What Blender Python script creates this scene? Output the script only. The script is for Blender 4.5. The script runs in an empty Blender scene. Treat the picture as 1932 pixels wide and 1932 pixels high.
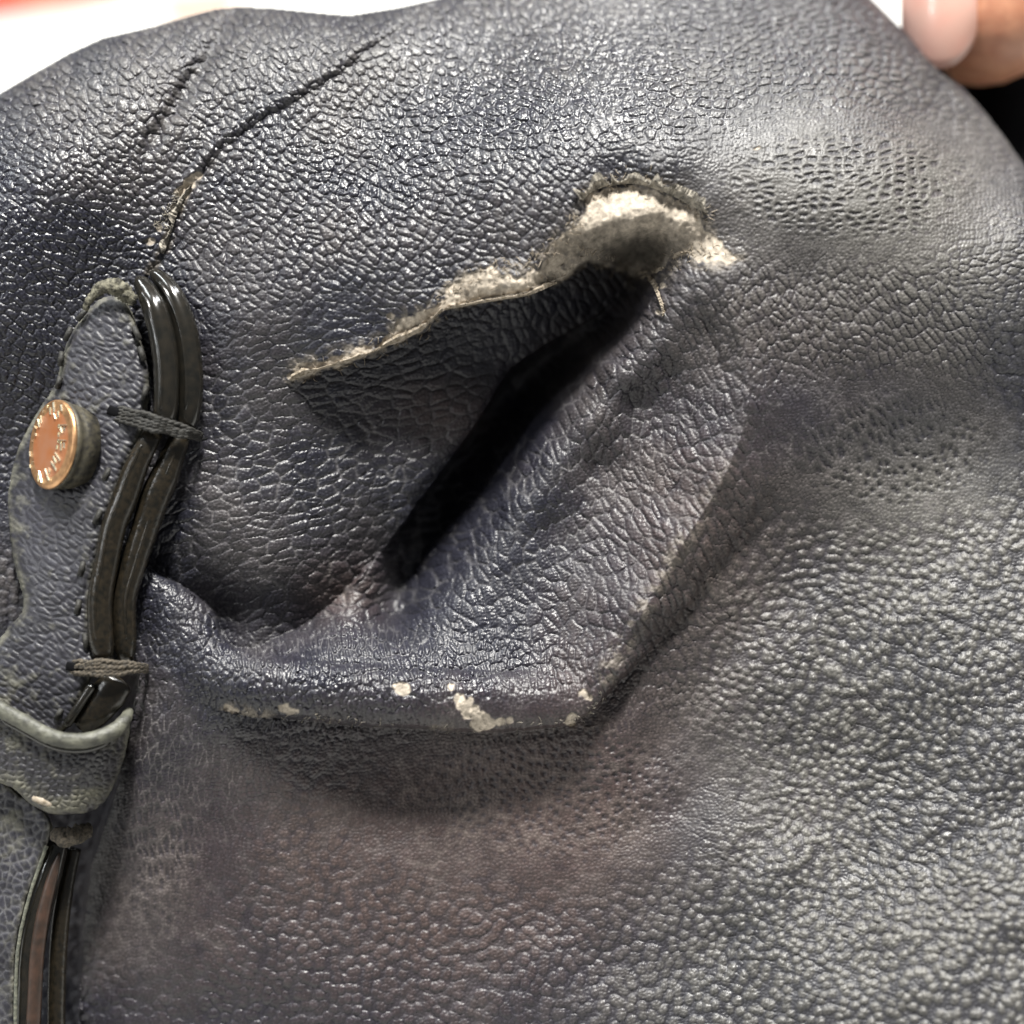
import bpy, bmesh, math, random
import numpy as np
from mathutils import Vector, Matrix

# ------------------------------------------------------------------ frame of the place
# Positions are measured on the photograph in a 1932-unit wide picture grid (one unit is
# about 0.06 mm on the bag) plus a height above the bag's mean plane, in the same unit.
UNIT = 0.115 / 1932.0
DIST = 3360.0                                   # camera distance in units (20 cm)
PITCH = math.radians(40)
AX_U = np.array([1.0, 0.0, 0.0])
AX_V = np.array([0.0, math.sin(PITCH), math.cos(PITCH)])
AX_W = np.array([0.0, -math.cos(PITCH), math.sin(PITCH)])
ORG = np.array([0.0, 0.0, 0.10])
BASE = np.array([0.0, -0.03, 0.0])              # where the bag stands on the table

def P3(x, y, h):
    x = np.asarray(x, float); y = np.asarray(y, float); h = np.asarray(h, float)
    k = (DIST - h) / DIST
    u = (x - 966) * k; v = (966 - y) * k
    return ORG + UNIT * (u[..., None] * AX_U + v[..., None] * AX_V + h[..., None] * AX_W)

scene = bpy.context.scene
COL = scene.collection

# ------------------------------------------------------------------ camera
cam_d = bpy.data.cameras.new('camera'); cam = bpy.data.objects.new('camera', cam_d)
COL.objects.link(cam); scene.camera = cam
cam_d.sensor_width = 36; cam_d.lens = 36 * DIST / 1932.0
cam_d.clip_start = 0.005; cam_d.clip_end = 50
cam.location = Vector(ORG + AX_W * DIST * UNIT)
cam.rotation_euler = (math.pi / 2 - PITCH, 0, 0)
cam_d.dof.use_dof = True; cam_d.dof.focus_distance = (DIST + 40) * UNIT
cam_d.dof.aperture_fstop = 7.5; cam_d.dof.aperture_blades = 0

# ------------------------------------------------------------------ light
world = bpy.data.worlds.new('World'); scene.world = world; world.use_nodes = True
bg = world.node_tree.nodes['Background']
bg.inputs[0].default_value = (0.97, 0.98, 1.0, 1); bg.inputs[1].default_value = 0.13

def area(name, loc, target, size, size_y, power, color):
    d = bpy.data.lights.new(name, 'AREA'); d.shape = 'RECTANGLE'; d.size = size; d.size_y = size_y
    d.energy = power; d.color = color
    o = bpy.data.objects.new(name, d); COL.objects.link(o); o.location = loc
    o.rotation_euler = (Vector(target) - Vector(loc)).to_track_quat('-Z', 'Y').to_euler()
    return o
area('ceiling_lamp', (0.12, 0.36, 2.1), (0, 0, 0.1), 0.24, 0.34, 128, (1.0, 0.975, 0.92))
area('ceiling_lamp', (0.9, 1.3, 2.1), (0, 0, 0.1), 0.22, 1.2, 38, (0.97, 0.98, 1.0))
area('ceiling_lamp', (-1.3, 0.9, 2.1), (0, 0, 0.1), 0.22, 1.2, 34, (0.95, 0.99, 1.0))

area('ceiling_lamp', (-2.6, -1.0, 2.1), (0, 0, 0.1), 0.3, 1.2, 34, (0.97, 0.99, 1.0))

scene.view_settings.view_transform = 'Standard'
scene.view_settings.look = 'None'
scene.view_settings.exposure = 0.0
scene.view_settings.gamma = 1.0
scene.view_settings.use_curve_mapping = False
scene.cycles.use_denoising = True
scene.cycles.max_bounces = 6

# ------------------------------------------------------------------ numeric helpers
RNG = np.random.default_rng(7)
TAB = RNG.random((256, 256, 3)).astype(np.float32)

def sstep(a, b, x):
    t = np.clip((x - a) / (b - a), 0, 1)
    return t * t * (3 - 2 * t)

def vnoise(x, y, sc, seed=0):
    x = (np.asarray(x) / sc + seed * 17.3); y = (np.asarray(y) / sc + seed * 5.7)
    ix = np.floor(x).astype(np.int32); iy = np.floor(y).astype(np.int32)
    fx = x - ix; fy = y - iy
    fx = fx * fx * (3 - 2 * fx); fy = fy * fy * (3 - 2 * fy)
    T = TAB[:, :, seed % 3]
    a = T[ix & 255, iy & 255]; b = T[(ix + 1) & 255, iy & 255]
    c = T[ix & 255, (iy + 1) & 255]; d = T[(ix + 1) & 255, (iy + 1) & 255]
    return (a * (1 - fx) + b * fx) * (1 - fy) + (c * (1 - fx) + d * fx) * fy - 0.5

def fbm(x, y, sc, seed=0, octv=3):
    r = 0; a = 1.0
    for i in range(octv):
        r = r + a * vnoise(x, y, sc / 2 ** i, seed + i); a *= 0.55
    return r

def worley(x, y, jit=0.82, seed=0):
    ix = np.floor(x).astype(np.int32); iy = np.floor(y).astype(np.int32)
    fx = (x - ix).astype(np.float32); fy = (y - iy).astype(np.float32)
    f1 = np.full(x.shape, 9, np.float32); f2 = f1.copy(); idv = np.zeros(x.shape, np.float32)
    for dx in (-1, 0, 1):
        for dy in (-1, 0, 1):
            t = TAB[(ix + dx + seed * 31) & 255, (iy + dy + seed * 57) & 255]
            px = dx + 0.5 + (t[..., 0] - 0.5) * jit - fx; py = dy + 0.5 + (t[..., 1] - 0.5) * jit - fy
            d = px * px + py * py
            m = d < f1
            f2 = np.where(m, f1, np.minimum(f2, d)); idv = np.where(m, t[..., 2], idv)
            f1 = np.where(m, d, f1)
    return np.sqrt(f1), np.sqrt(f2), idv

def catmull(pts, n=8, closed=False):
    p = np.array(pts, float); N = len(p); out = []
    for i in range(N if closed else N - 1):
        if closed:
            p0, p1, p2, p3 = p[(i - 1) % N], p[i], p[(i + 1) % N], p[(i + 2) % N]
        else:
            p1, p2 = p[i], p[i + 1]; p0 = p[max(i - 1, 0)]; p3 = p[min(i + 2, N - 1)]
        for j in range(n):
            t = j / n
            out.append(0.5 * ((2 * p1) + (-p0 + p2) * t + (2 * p0 - 5 * p1 + 4 * p2 - p3) * t * t + (-p0 + 3 * p1 - 3 * p2 + p3) * t ** 3))
    if not closed: out.append(p[-1])
    return np.array(out)

def seg_dist(x, y, pts, closed=False):
    """unsigned distance to a polyline and the arc parameter (0..1) of the nearest point"""
    p = np.asarray(pts, float)[:, :2]
    if closed: p = np.vstack([p, p[:1]])
    best = np.full(x.shape, 1e9, np.float32); par = np.zeros(x.shape, np.float32)
    L = np.hypot(*(p[1:] - p[:-1]).T); cum = np.concatenate([[0], np.cumsum(L)]); tot = cum[-1]
    for i in range(len(p) - 1):
        ax, ay = map(float, p[i]); bx, by = map(float, p[i + 1] - p[i]); l2 = bx * bx + by * by + 1e-9; ci = float(cum[i]); li = float(L[i]); tot = float(tot)
        t = np.clip(((x - ax) * bx + (y - ay) * by) / l2, 0, 1)
        d = (x - ax - t * bx) ** 2 + (y - ay - t * by) ** 2
        m = d < best
        best = np.where(m, d, best); par = np.where(m, (ci + t * li) / tot, par)
    return np.sqrt(best), par

def inside(x, y, poly):
    p = np.asarray(poly, float); r = np.zeros(x.shape, bool); n = len(p)
    for i in range(n):
        x1, y1 = map(float, p[i][:2]); x2, y2 = map(float, p[(i + 1) % n][:2])
        if y1 == y2: continue
        c = ((y1 > y) != (y2 > y)) & (x < (x2 - x1) * (y - y1) / (y2 - y1) + x1)
        r ^= c
    return r

def sdist(x, y, poly):
    d, _ = seg_dist(x, y, poly, True)
    return np.where(inside(x, y, poly), d, -d)

class RBF:
    def __init__(self, ctl, reg=1e-4):
        c = np.array(ctl, float); self.p = c[:, :2] / 1000; z = c[:, 2]; n = len(c)
        r = np.linalg.norm(self.p[:, None] - self.p[None], axis=2)
        A = np.zeros((n + 3, n + 3)); A[:n, :n] = self.k(r) + np.eye(n) * reg
        A[:n, n] = 1; A[:n, n + 1:] = self.p; A[n, :n] = 1; A[n + 1:, :n] = self.p.T
        self.w = np.linalg.solve(A, np.concatenate([z, [0, 0, 0]]))
    @staticmethod
    def k(r): return r * r * np.log(r + 1e-9)
    def __call__(self, x, y):
        x = np.asarray(x, float) / 1000; y = np.asarray(y, float) / 1000
        o = self.w[-3] + self.w[-2] * x + self.w[-1] * y
        for (a, b), w in zip(self.p, self.w):
            r2 = (x - a) ** 2 + (y - b) ** 2 + 1e-12
            o = o + w * 0.5 * r2 * np.log(r2)
        return o

def coarse(rb, X, Y, step=12.0):
    """evaluate a smooth function on a coarse lattice, then cubic-ish upsample"""
    x0, x1, y0, y1 = X.min() - 30, X.max() + 30, Y.min() - 30, Y.max() + 30
    gx = np.arange(x0, x1 + step, step); gy = np.arange(y0, y1 + step, step)
    G = rb(*np.meshgrid(gx, gy))
    fx = np.clip((X - x0) / step, 1, len(gx) - 3.001); fy = np.clip((Y - y0) / step, 1, len(gy) - 3.001)
    ix = fx.astype(int); iy = fy.astype(int); tx = fx - ix; ty = fy - iy
    def w(t): return (-.5 * t + t * t - .5 * t ** 3, 1 - 2.5 * t * t + 1.5 * t ** 3, .5 * t + 2 * t * t - 1.5 * t ** 3, -.5 * t * t + .5 * t ** 3)
    wx, wy = w(tx), w(ty); o = 0
    for j in range(4):
        r = 0
        for i in range(4): r = r + wx[i] * G[iy + j - 1, ix + i - 1]
        o = o + wy[j] * r
    return o.astype(np.float32)

def roll(d, r):
    t = np.clip(1 - d / r, 0, 1)
    return r * (1 - np.sqrt(np.maximum(1 - t * t, 0)))

# ------------------------------------------------------------------ object helpers
def mesh_np(name, verts, quads, mat, parent=None, attrs=None, smooth=True, off=BASE):
    me = bpy.data.meshes.new(name)
    v = (np.asarray(verts, float) - (off if parent is not None else 0)).astype(np.float32)
    q = np.asarray(quads, np.int32); n = len(q); k = q.shape[1]
    me.vertices.add(len(v)); me.vertices.foreach_set('co', v.ravel())
    me.loops.add(n * k); me.loops.foreach_set('vertex_index', q.ravel())
    me.polygons.add(n); me.polygons.foreach_set('loop_start', np.arange(0, n * k, k, dtype=np.int32))
    me.polygons.foreach_set('loop_total', np.full(n, k, np.int32))
    me.update(calc_edges=True)
    me.polygons.foreach_set('use_smooth', np.full(n, smooth, bool))
    for an, av in (attrs or {}).items():
        av = np.asarray(av, np.float32)
        if av.ndim == 2:
            a = me.attributes.new(an, 'FLOAT_COLOR', 'POINT')
            c = np.ones((len(av), 4), np.float32); c[:, :3] = av[:, :3]; a.data.foreach_set('color', c.ravel())
        else:
            a = me.attributes.new(an, 'FLOAT', 'POINT'); a.data.foreach_set('value', av)
    me.materials.append(mat)
    o = bpy.data.objects.new(name, me); COL.objects.link(o)
    if parent is not None: o.parent = parent
    return o

def tube_geo(path, rad, n=10, flat=1.0, taper=False, rough=0.0, seed=0):
    """path: world points (m), rad: unit or list (m)"""
    p = np.asarray(path, float); N = len(p)
    rad = np.full(N, rad) if np.isscalar(rad) else np.asarray(rad, float)
    if len(rad) != N: rad = np.interp(np.linspace(0, 1, N), np.linspace(0, 1, len(rad)), rad)
    if taper:
        s = np.linspace(0, 1, N); rad = rad * np.sqrt(np.clip(np.minimum(s, 1 - s) * 12, 0.02, 1))
    t = np.gradient(p, axis=0); t /= np.linalg.norm(t, axis=1)[:, None] + 1e-12
    a = np.cross(t, AX_W); a /= np.linalg.norm(a, axis=1)[:, None] + 1e-12
    b = np.cross(a, t)
    th = np.linspace(0, 2 * np.pi, n, endpoint=False)
    r = rad[:, None] * np.ones(n)
    if rough:
        rr = np.random.default_rng(seed); r = r * (1 + rough * (rr.random((N, n)) - 0.5))
    v = p[:, None] + r[..., None] * (np.cos(th)[None, :, None] * a[:, None] + flat * np.sin(th)[None, :, None] * b[:, None])
    q = []
    for i in range(N - 1):
        for j in range(n):
            q.append((i * n + j, i * n + (j + 1) % n, (i + 1) * n + (j + 1) % n, (i + 1) * n + j))
    v = v.reshape(-1, 3)
    c0, c1 = len(v), len(v) + 1
    v = np.vstack([v, p[:1], p[-1:]])
    for j in range(n):
        q.append((c0, (j + 1) % n, j, c0)); q.append((c1, (N - 1) * n + j, (N - 1) * n + (j + 1) % n, c1))
    return v, q

def poly_obj(name, v, faces, mat, parent=None, smooth=True, off=BASE):
    me = bpy.data.meshes.new(name)
    vv = np.asarray(v, float) - (off if parent is not None else 0)
    fs = []
    for f in faces:
        g = []
        for i in f:
            if i not in g: g.append(int(i))
        if len(g) > 2: fs.append(g)
    me.from_pydata([tuple(a) for a in vv], [], fs); me.update()
    for p in me.polygons: p.use_smooth = smooth
    me.materials.append(mat)
    o = bpy.data.objects.new(name, me); COL.objects.link(o)
    if parent is not None: o.parent = parent
    return o

def tube(name, pts, rad, mat, parent, n=10, flat=1.0, sm=6, taper=False, rough=0.0, seed=0):
    c = catmull(pts, sm)
    v, q = tube_geo(P3(c[:, 0], c[:, 1], c[:, 2]), np.asarray(rad, float) * UNIT if not np.isscalar(rad) else rad * UNIT, n, flat, taper, rough, seed)
    return poly_obj(name, v, q, mat, parent)

def empty(name, loc, label=None, cat=None, parent=None, kind=None, group=None):
    o = bpy.data.objects.new(name, None); COL.objects.link(o); o.location = loc; o.empty_display_size = 0.02
    if parent is not None: o.parent = parent
    tag(o, label, cat, kind, group); return o

def tag(o, label=None, cat=None, kind=None, group=None):
    if label: o['label'] = label
    if cat: o['category'] = cat
    if kind: o['kind'] = kind
    if group: o['group'] = group
    return o

# ------------------------------------------------------------------ materials
def nt(name):
    m = bpy.data.materials.new(name); m.use_nodes = True
    t = m.node_tree; return m, t, t.nodes['Principled BSDF'], t.nodes.new, t.links.new

def mat_simple(name, color, rough=0.5, metal=0.0, spec=0.5, nscale=2000, nvar=0.3, bump=0.2, coat=0.0, sheen=0.0, color2=None, dist=0.0002):
    m, t, b, N, L = nt(name)
    co = N('ShaderNodeTexCoord'); no = N('ShaderNodeTexNoise'); no.inputs['Scale'].default_value = nscale; no.inputs['Detail'].default_value = 4
    L(co.outputs['Object'], no.inputs['Vector'])
    mx = N('ShaderNodeMix'); mx.data_type = 'RGBA'
    c2 = color2 if color2 else tuple(c * (1 - nvar) for c in color)
    mx.inputs[6].default_value = (*color, 1); mx.inputs[7].default_value = (*c2, 1)
    rp = N('ShaderNodeMapRange'); rp.inputs[1].default_value = 0.35; rp.inputs[2].default_value = 0.65
    L(no.outputs[0], rp.inputs[0]); L(rp.outputs[0], mx.inputs[0]); L(mx.outputs[2], b.inputs['Base Color'])
    b.inputs['Roughness'].default_value = rough; b.inputs['Metallic'].default_value = metal
    b.inputs['Specular IOR Level'].default_value = spec
    b.inputs['Coat Weight'].default_value = coat; b.inputs['Sheen Weight'].default_value = sheen
    if bump:
        bp = N('ShaderNodeBump'); bp.inputs['Strength'].default_value = bump; bp.inputs['Distance'].default_value = dist
        L(no.outputs[0], bp.inputs['Height']); L(bp.outputs[0], b.inputs['Normal'])
    return m

def mat_leather():
    m, t, b, N, L = nt('leather')
    a = N('ShaderNodeAttribute'); a.attribute_name = 'pigment'
    r = N('ShaderNodeAttribute'); r.attribute_name = 'gloss'
    co = N('ShaderNodeTexCoord')
    n1 = N('ShaderNodeTexNoise'); n1.inputs['Scale'].default_value = 2600; n1.inputs['Detail'].default_value = 5; n1.inputs['Roughness'].default_value = 0.65
    L(co.outputs['Object'], n1.inputs['Vector'])
    n2 = N('ShaderNodeTexNoise'); n2.inputs['Scale'].default_value = 900; n2.inputs['Detail'].default_value = 4
    L(co.outputs['Object'], n2.inputs['Vector'])
    vm = N('ShaderNodeVectorMath'); vm.operation = 'MULTIPLY_ADD'; L(n2.outputs['Color'], vm.inputs[0]); vm.inputs[1].default_value = (0.0009,) * 3; L(co.outputs['Object'], vm.inputs[2])
    vo = N('ShaderNodeTexVoronoi'); vo.feature = 'DISTANCE_TO_EDGE'; vo.inputs['Scale'].default_value = 1700; L(vm.outputs[0], vo.inputs['Vector'])
    vr = N('ShaderNodeMapRange'); vr.interpolation_type = 'SMOOTHSTEP'; vr.inputs[1].default_value = 0.0; vr.inputs[2].default_value = 0.16; vr.inputs[4].default_value = 0.30; L(vo.outputs['Distance'], vr.inputs[0])
    a0 = N('ShaderNodeMath'); a0.operation = 'ADD'; L(n1.outputs[0], a0.inputs[0]); L(vr.outputs[0], a0.inputs[1])
    ad = N('ShaderNodeMath'); ad.operation = 'ADD'; L(a0.outputs[0], ad.inputs[0]); L(n2.outputs[0], ad.inputs[1])
    bp = N('ShaderNodeBump'); bp.inputs['Strength'].default_value = 0.30; bp.inputs['Distance'].default_value = 0.00010
    L(ad.outputs[0], bp.inputs['Height']); L(bp.outputs[0], b.inputs['Normal'])
    mr = N('ShaderNodeMapRange'); mr.inputs[1].default_value = 0.3; mr.inputs[2].default_value = 0.7
    mr.inputs[3].default_value = 0.72; mr.inputs[4].default_value = 1.3; L(n1.outputs[0], mr.inputs[0])
    mx = N('ShaderNodeMix'); mx.data_type = 'RGBA'; mx.blend_type = 'MULTIPLY'; mx.inputs[0].default_value = 1
    L(a.outputs['Color'], mx.inputs[6]); L(mr.outputs[0], mx.inputs[7]); L(mx.outputs[2], b.inputs['Base Color'])
    L(r.outputs['Fac'], b.inputs['Roughness'])
    b.inputs['Specular IOR Level'].default_value = 0.5
    return m
LEATHER = mat_leather()
M_EDGE = mat_simple('black_edge_paint', (0.008, 0.008, 0.007), 0.17, spec=0.6, nscale=900, bump=0.35, color2=(0.015, 0.013, 0.010), dist=0.00006)
M_EDGE_DUSTY = mat_simple('dusty_edge_paint', (0.007, 0.0065, 0.005), 0.24, nscale=1800, bump=0.5, color2=(0.018, 0.014, 0.009), dist=0.0001)
M_THREAD = mat_simple('black_thread', (0.009, 0.009, 0.008), 0.7, nscale=3000, bump=0.5, color2=(0.028, 0.026, 0.022))
M_THREAD_DUSTY = mat_simple('dusty_thread', (0.022, 0.019, 0.015), 0.85, nscale=3000, bump=0.5, color2=(0.10, 0.082, 0.06))
M_PALE = mat_simple('pale_worn_edge', (0.15, 0.15, 0.115), 0.8, nscale=2500, bump=0.6, color2=(0.07, 0.075, 0.06))
M_SUEDE = mat_simple('torn_suede', (0.38, 0.33, 0.27), 0.95, spec=0.15, nscale=2200, bump=0.8, color2=(0.20, 0.165, 0.12), dist=0.0003)
M_FRAY = mat_simple('frayed_grain', (0.34, 0.31, 0.26), 0.9, spec=0.2, nscale=1800, bump=0.8, color2=(0.10, 0.092, 0.08), dist=0.0003)
M_CRUST = mat_simple('dried_crust', (0.19, 0.18, 0.135), 0.9, spec=0.2, nscale=1700, bump=1.0, color2=(0.045, 0.043, 0.036), dist=0.0005)
M_RIM = mat_simple('dusty_rim', (0.10, 0.10, 0.077), 0.55, nscale=900, bump=0.9, color2=(0.035, 0.035, 0.028), dist=0.0003)
M_BROWN = mat_simple('brown_raw_edge', (0.045, 0.024, 0.016), 0.45, nscale=900, bump=0.3, color2=(0.022, 0.014, 0.010))
M_COPPER = mat_simple('copper_plate', (0.38, 0.14, 0.052), 0.42, metal=0.4, nscale=600, bump=0.08, color2=(0.38, 0.17, 0.09))
M_GOLD = mat_simple('worn_gold_plate', (0.62, 0.36, 0.18), 0.36, metal=0.8, nscale=1500, bump=0.15, color2=(0.40, 0.22, 0.11))
M_BRASS = mat_simple('tarnished_brass', (0.09, 0.08, 0.055), 0.55, metal=0.4, nscale=1500, bump=0.4, color2=(0.03, 0.028, 0.024))
M_SILVER = mat_simple('raised_letter', (0.92, 0.86, 0.66), 0.2, metal=0.85, nscale=2000, bump=0.1)
M_DARK = mat_simple('shade_black', (0.004, 0.004, 0.005), 0.9, spec=0.1, nscale=1500, bump=0.3)  # near-black that carries the shade of the rear sheet and the thread holes

# ------------------------------------------------------------------ the bag: outline and folds
SIL = [(-700, 520), (-200, 290), (0, 175), (49, 146), (130, 100), (194, 71), (291, 49), (340, 34), (405, 16), (453, 12), (518, 15),
       (626, 26), (661, 28), (751, 14), (830, -4), (1000, -60), (1300, -120), (1500, -90), (1600, -45), (1649, 0), (1703, 54),
       (1768, 117), (1814, 161), (1856, 207), (1897, 259), (1932, 308), (2050, 480), (2200, 800), (2380, 1400), (2430, 2000),
       (2380, 3100), (-560, 3100)]
SEAM = [(262, 560), (290, 500), (311, 470), (330, 408), (350, 357), (389, 319), (420, 280), (486, 229), (563, 186), (641, 136), (699, 89), (751, 54), (800, 15), (850, -30)]
SIDE = SEAM[::-1] + [(240, 640), (250, 760), (200, 900), (180, 1100), (160, 1300), (190, 1500), (120, 1700), (100, 3200), (-900, 3200), (-900, -300), (850, -300)]
CREASE = [(440, 30), (431, 47), (400, 95), (361, 155), (330, 200), (307, 233), (285, 270), (262, 320)]
LIP = [(150, 1300), (300, 1318), (430, 1338), (480, 1350), (530, 1352), (590, 1358), (650, 1365), (720, 1370), (800, 1372), (860, 1378), (920, 1380), (990, 1376), (1050, 1370), (1085, 1362),
       (1125, 1335), (1170, 1282), (1250, 1202), (1350, 1085), (1430, 985), (1490, 915), (1560, 840), (1640, 770), (1760, 690), (1950, 600), (2600, 400)]
BELOW = LIP + [(2600, 3300), (150, 3300)]
LWALL = [(240, 1050), (275, 1070), (340, 1105), (375, 1130), (398, 1150), (410, 1170), (416, 1195), (440, 1226), (480, 1224), (560, 1186), (640, 1125), (720, 1043),
         (790, 950), (850, 870), (900, 800), (935, 745), (965, 695), (1050, 640), (1130, 595), (1180, 550), (1196, 520), (1170, 505),
         (1110, 492), (1060, 525), (1000, 552), (950, 560), (900, 568), (850, 580), (825, 600), (790, 625), (740, 650), (700, 668), (650, 685), (600, 700), (550, 720), (480, 745), (300, 800), (240, 830)]
LEFTCUT = [(300, 1000), (262, 1270), (247, 1330), (240, 1380), (228, 1444), (205, 1525), (182, 1590), (168, 1628), (160, 1690), (155, 1742), (150, 1830), (148, 1932), (150, 2300), (160, 3300)]

ctl_R = [  # upper panel, right fold wall, pocket floor and rolled lip
 (550, 690, -18), (700, 620, 5), (850, 540, 26), (960, 495, 34), (1060, 430, 36), (1110, 350, 30), (1230, 325, 28), (1330, 380, 24), (1480, 400, 26), (1700, 420, 2), (1932, 450, -80),
 (500, 500, -8), (700, 450, 10), (900, 350, 12), (1100, 270, 6), (1400, 300, 6), (1700, 310, -48), (700, 200, -95), (560, 250, -70), (1000, 200, -50), (1300, 180, -60), (1600, 180, -125), (1200, 0, -230), (900, 30, -215),
 (1500, 20, -275), (1640, 60, -300), (1760, 190, -270), (1880, 320, -215), (400, 380, -52), (360, 470, -52), (350, 357, -62), (420, 280, -68), (486, 229, -79), (563, 186, -92), (641, 136, -114), (699, 89, -140), (751, 54, -164), (800, 15, -188), (450, 600, -6), (350, 600, -45), (330, 750, -55),
 (850, 600, 14), (1000, 560, 15), (700, 690, -5), (480, 745, -26), (400, 772, -36), (340, 790, -46), (300, 800, -55), (300, 950, -60),
 (1115, 385, 30), (1150, 368, 14), (1210, 358, 10), (1285, 388, 12), (1160, 402, 34), (1225, 402, 36), (1285, 420, 24), (1195, 436, 4), (1250, 444, -20), (1165, 468, -80), (1220, 474, -130), (1185, 498, -230), (1130, 470, -20),
 (1330, 450, 8), (1290, 490, -10), (1260, 520, -35), (1230, 560, -70), (1200, 625, -62), (1145, 690, -70), (1085, 770, -88), (1025, 850, -98), (965, 940, -102), (905, 1035, -112), (850, 1125, -98), (1150, 598, -250), (1065, 660, -360), (985, 735, -390), (930, 820, -350), (875, 905, -330), (822, 990, -315), (778, 1075, -275), (745, 1160, -195), (765, 1110, -245), (702, 1105, -152), (728, 1196, -95), (868, 985, -235), (822, 1068, -205), (788, 1135, -160),
 (1200, 760, -66), (1120, 880, -82), (1040, 1000, -84), (960, 1100, -76), (1270, 700, -36), (1250, 850, -44), (1170, 970, -56), (1080, 1090, -56), (980, 1170, -54), (870, 1200, -58),
 (1340, 500, 24), (1390, 620, 20), (1412, 760, 18), (1365, 900, 16), (1292, 1020, 14), (1212, 1155, 12), (1150, 1260, 8), (1320, 620, -4), (1340, 770, -8), (1280, 930, -16), (1200, 1060, -20), (1120, 1190, -18), (1060, 1210, -34), (960, 1235, -34),
 (1500, 520, 12), (1500, 700, 0), (1470, 830, -12), (1405, 960, -18), (1318, 1082, -20), (1236, 1188, -18), (1490, 905, -36), (1430, 985, -46), (1350, 1083, -50), (1250, 1200, -44), (1560, 838, -28), (1640, 768, -30), (1760, 690, -34), (1950, 600, -58), (1620, 640, 6), (1700, 560, 2), (1800, 560, -22), (1932, 520, -60),
 (640, 1125, -150), (560, 1186, -140), (480, 1224, -110), (720, 1043, -170), (660, 1160, -105), (740, 1210, -62), (600, 1205, -75), (540, 1225, -50), (800, 1230, -35),
 (440, 1255, -6), (540, 1275, 0), (660, 1285, 2), (780, 1296, 4), (900, 1305, 4), (1020, 1312, 4), (1090, 1310, 2), (650, 1330, 4), (800, 1340, 5), (950, 1345, 5), (1060, 1340, 2), (530, 1320, 0),
 (430, 1338, -14), (380, 1330, -18), (340, 1324, -20), (400, 1230, -4), (370, 1190, -10), (330, 1150, -14), (300, 1110, -25), (340, 1250, -10), (430, 1310, -8), (300, 1318, -24), (270, 1200, -40),
 (2200, 600, -150), (2400, 1000, -300)]
ctl_L = [
 (480, 745, -26), (550, 730, -32), (400, 772, -36), (340, 790, -46), (300, 800, -55), (300, 950, -60), (600, 728, -56), (700, 696, -84), (800, 655, -112), (900, 610, -140), (1000, 590, -170), (1100, 545, -205), (1170, 530, -240),
 (500, 900, -46), (400, 1000, -46), (360, 1090, -88), (430, 1160, -128), (480, 1224, -112), (620, 850, -80), (750, 780, -118), (850, 750, -145), (930, 700, -180), (1050, 630, -220),
 (560, 1010, -66), (480, 1100, -72), (560, 1186, -140), (640, 1125, -150), (720, 1043, -165), (600, 1090, -105), (680, 960, -112), (780, 900, -132), (790, 950, -150), (850, 870, -150), (900, 800, -150)]
ctl_A = [
 (300, 1318, -24), (380, 1330, -18), (340, 1324, -20), (430, 1338, -14), (300, 1380, -28), (260, 1500, -70), (400, 1420, -48), (480, 1352, -36), (500, 1420, -54), (560, 1380, -52), (650, 1430, -86), (750, 1435, -104), (830, 1440, -110), (950, 1420, -86), (1050, 1400, -66), (1120, 1370, -52), (1200, 1290, -60), (1300, 1190, -66),
 (1400, 1080, -68), (1500, 950, -60), (1560, 840, -40), (1640, 770, -30), (1760, 690, -34), (1950, 600, -58), (1640, 960, -76), (1800, 860, -96), (1932, 800, -96), (1500, 1120, -92), (1700, 1080, -84), (1850, 1000, -80), (1932, 1250, -24),
 (1300, 1400, -92), (1500, 1340, -66), (1700, 1300, -36), (1600, 1460, -62), (1800, 1430, -26), (1400, 1620, -50), (1650, 1640, -10), (1932, 1650, 66), (700, 1600, -104), (1000, 1620, -92), (500, 1700, -104), (300, 1700, -100),
 (220, 1700, -140), (200, 1932, -160), (300, 1932, -150), (700, 1932, -100), (1100, 1900, -62), (1500, 1932, 30), (1932, 1932, 120), (1200, 1780, -66), (900, 1800, -96), (400, 1560, -80), (1932, 1450, 6),
 (300, 2600, -300), (1000, 2600, -250), (2000, 2600, -200), (2400, 1500, -230), (2400, 900, -260)]
ctl_S = [
 (350, 357, -60), (311, 470, -58), (100, 320, -30), (0, 420, -30), (180, 420, -42), (0, 230, -110), (200, 150, -105), (290, 210, -70), (250, 320, -50), (300, 330, -58), (361, 165, -105), (431, 60, -165), (330, 110, -125),
 (400, 250, -72), (450, 150, -100), (560, 110, -120), (520, 60, -150), (640, 60, -150), (700, 60, -150), (486, 229, -78), (641, 136, -112), (760, 30, -175), (0, 620, -50), (130, 560, -60), (230, 520, -62), (0, 1000, -110), (100, 800, -110), (200, 900, -110), (100, 1200, -110), (250, 760, -60),
 (100, 1500, -210), (80, 1800, -230), (-400, 700, -130), (-500, 1500, -300), (0, 2600, -350), (180, 1400, -160)]
F_R, F_L, F_A, F_S = RBF(ctl_R), RBF(ctl_L), RBF(ctl_A), RBF(ctl_S)

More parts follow.
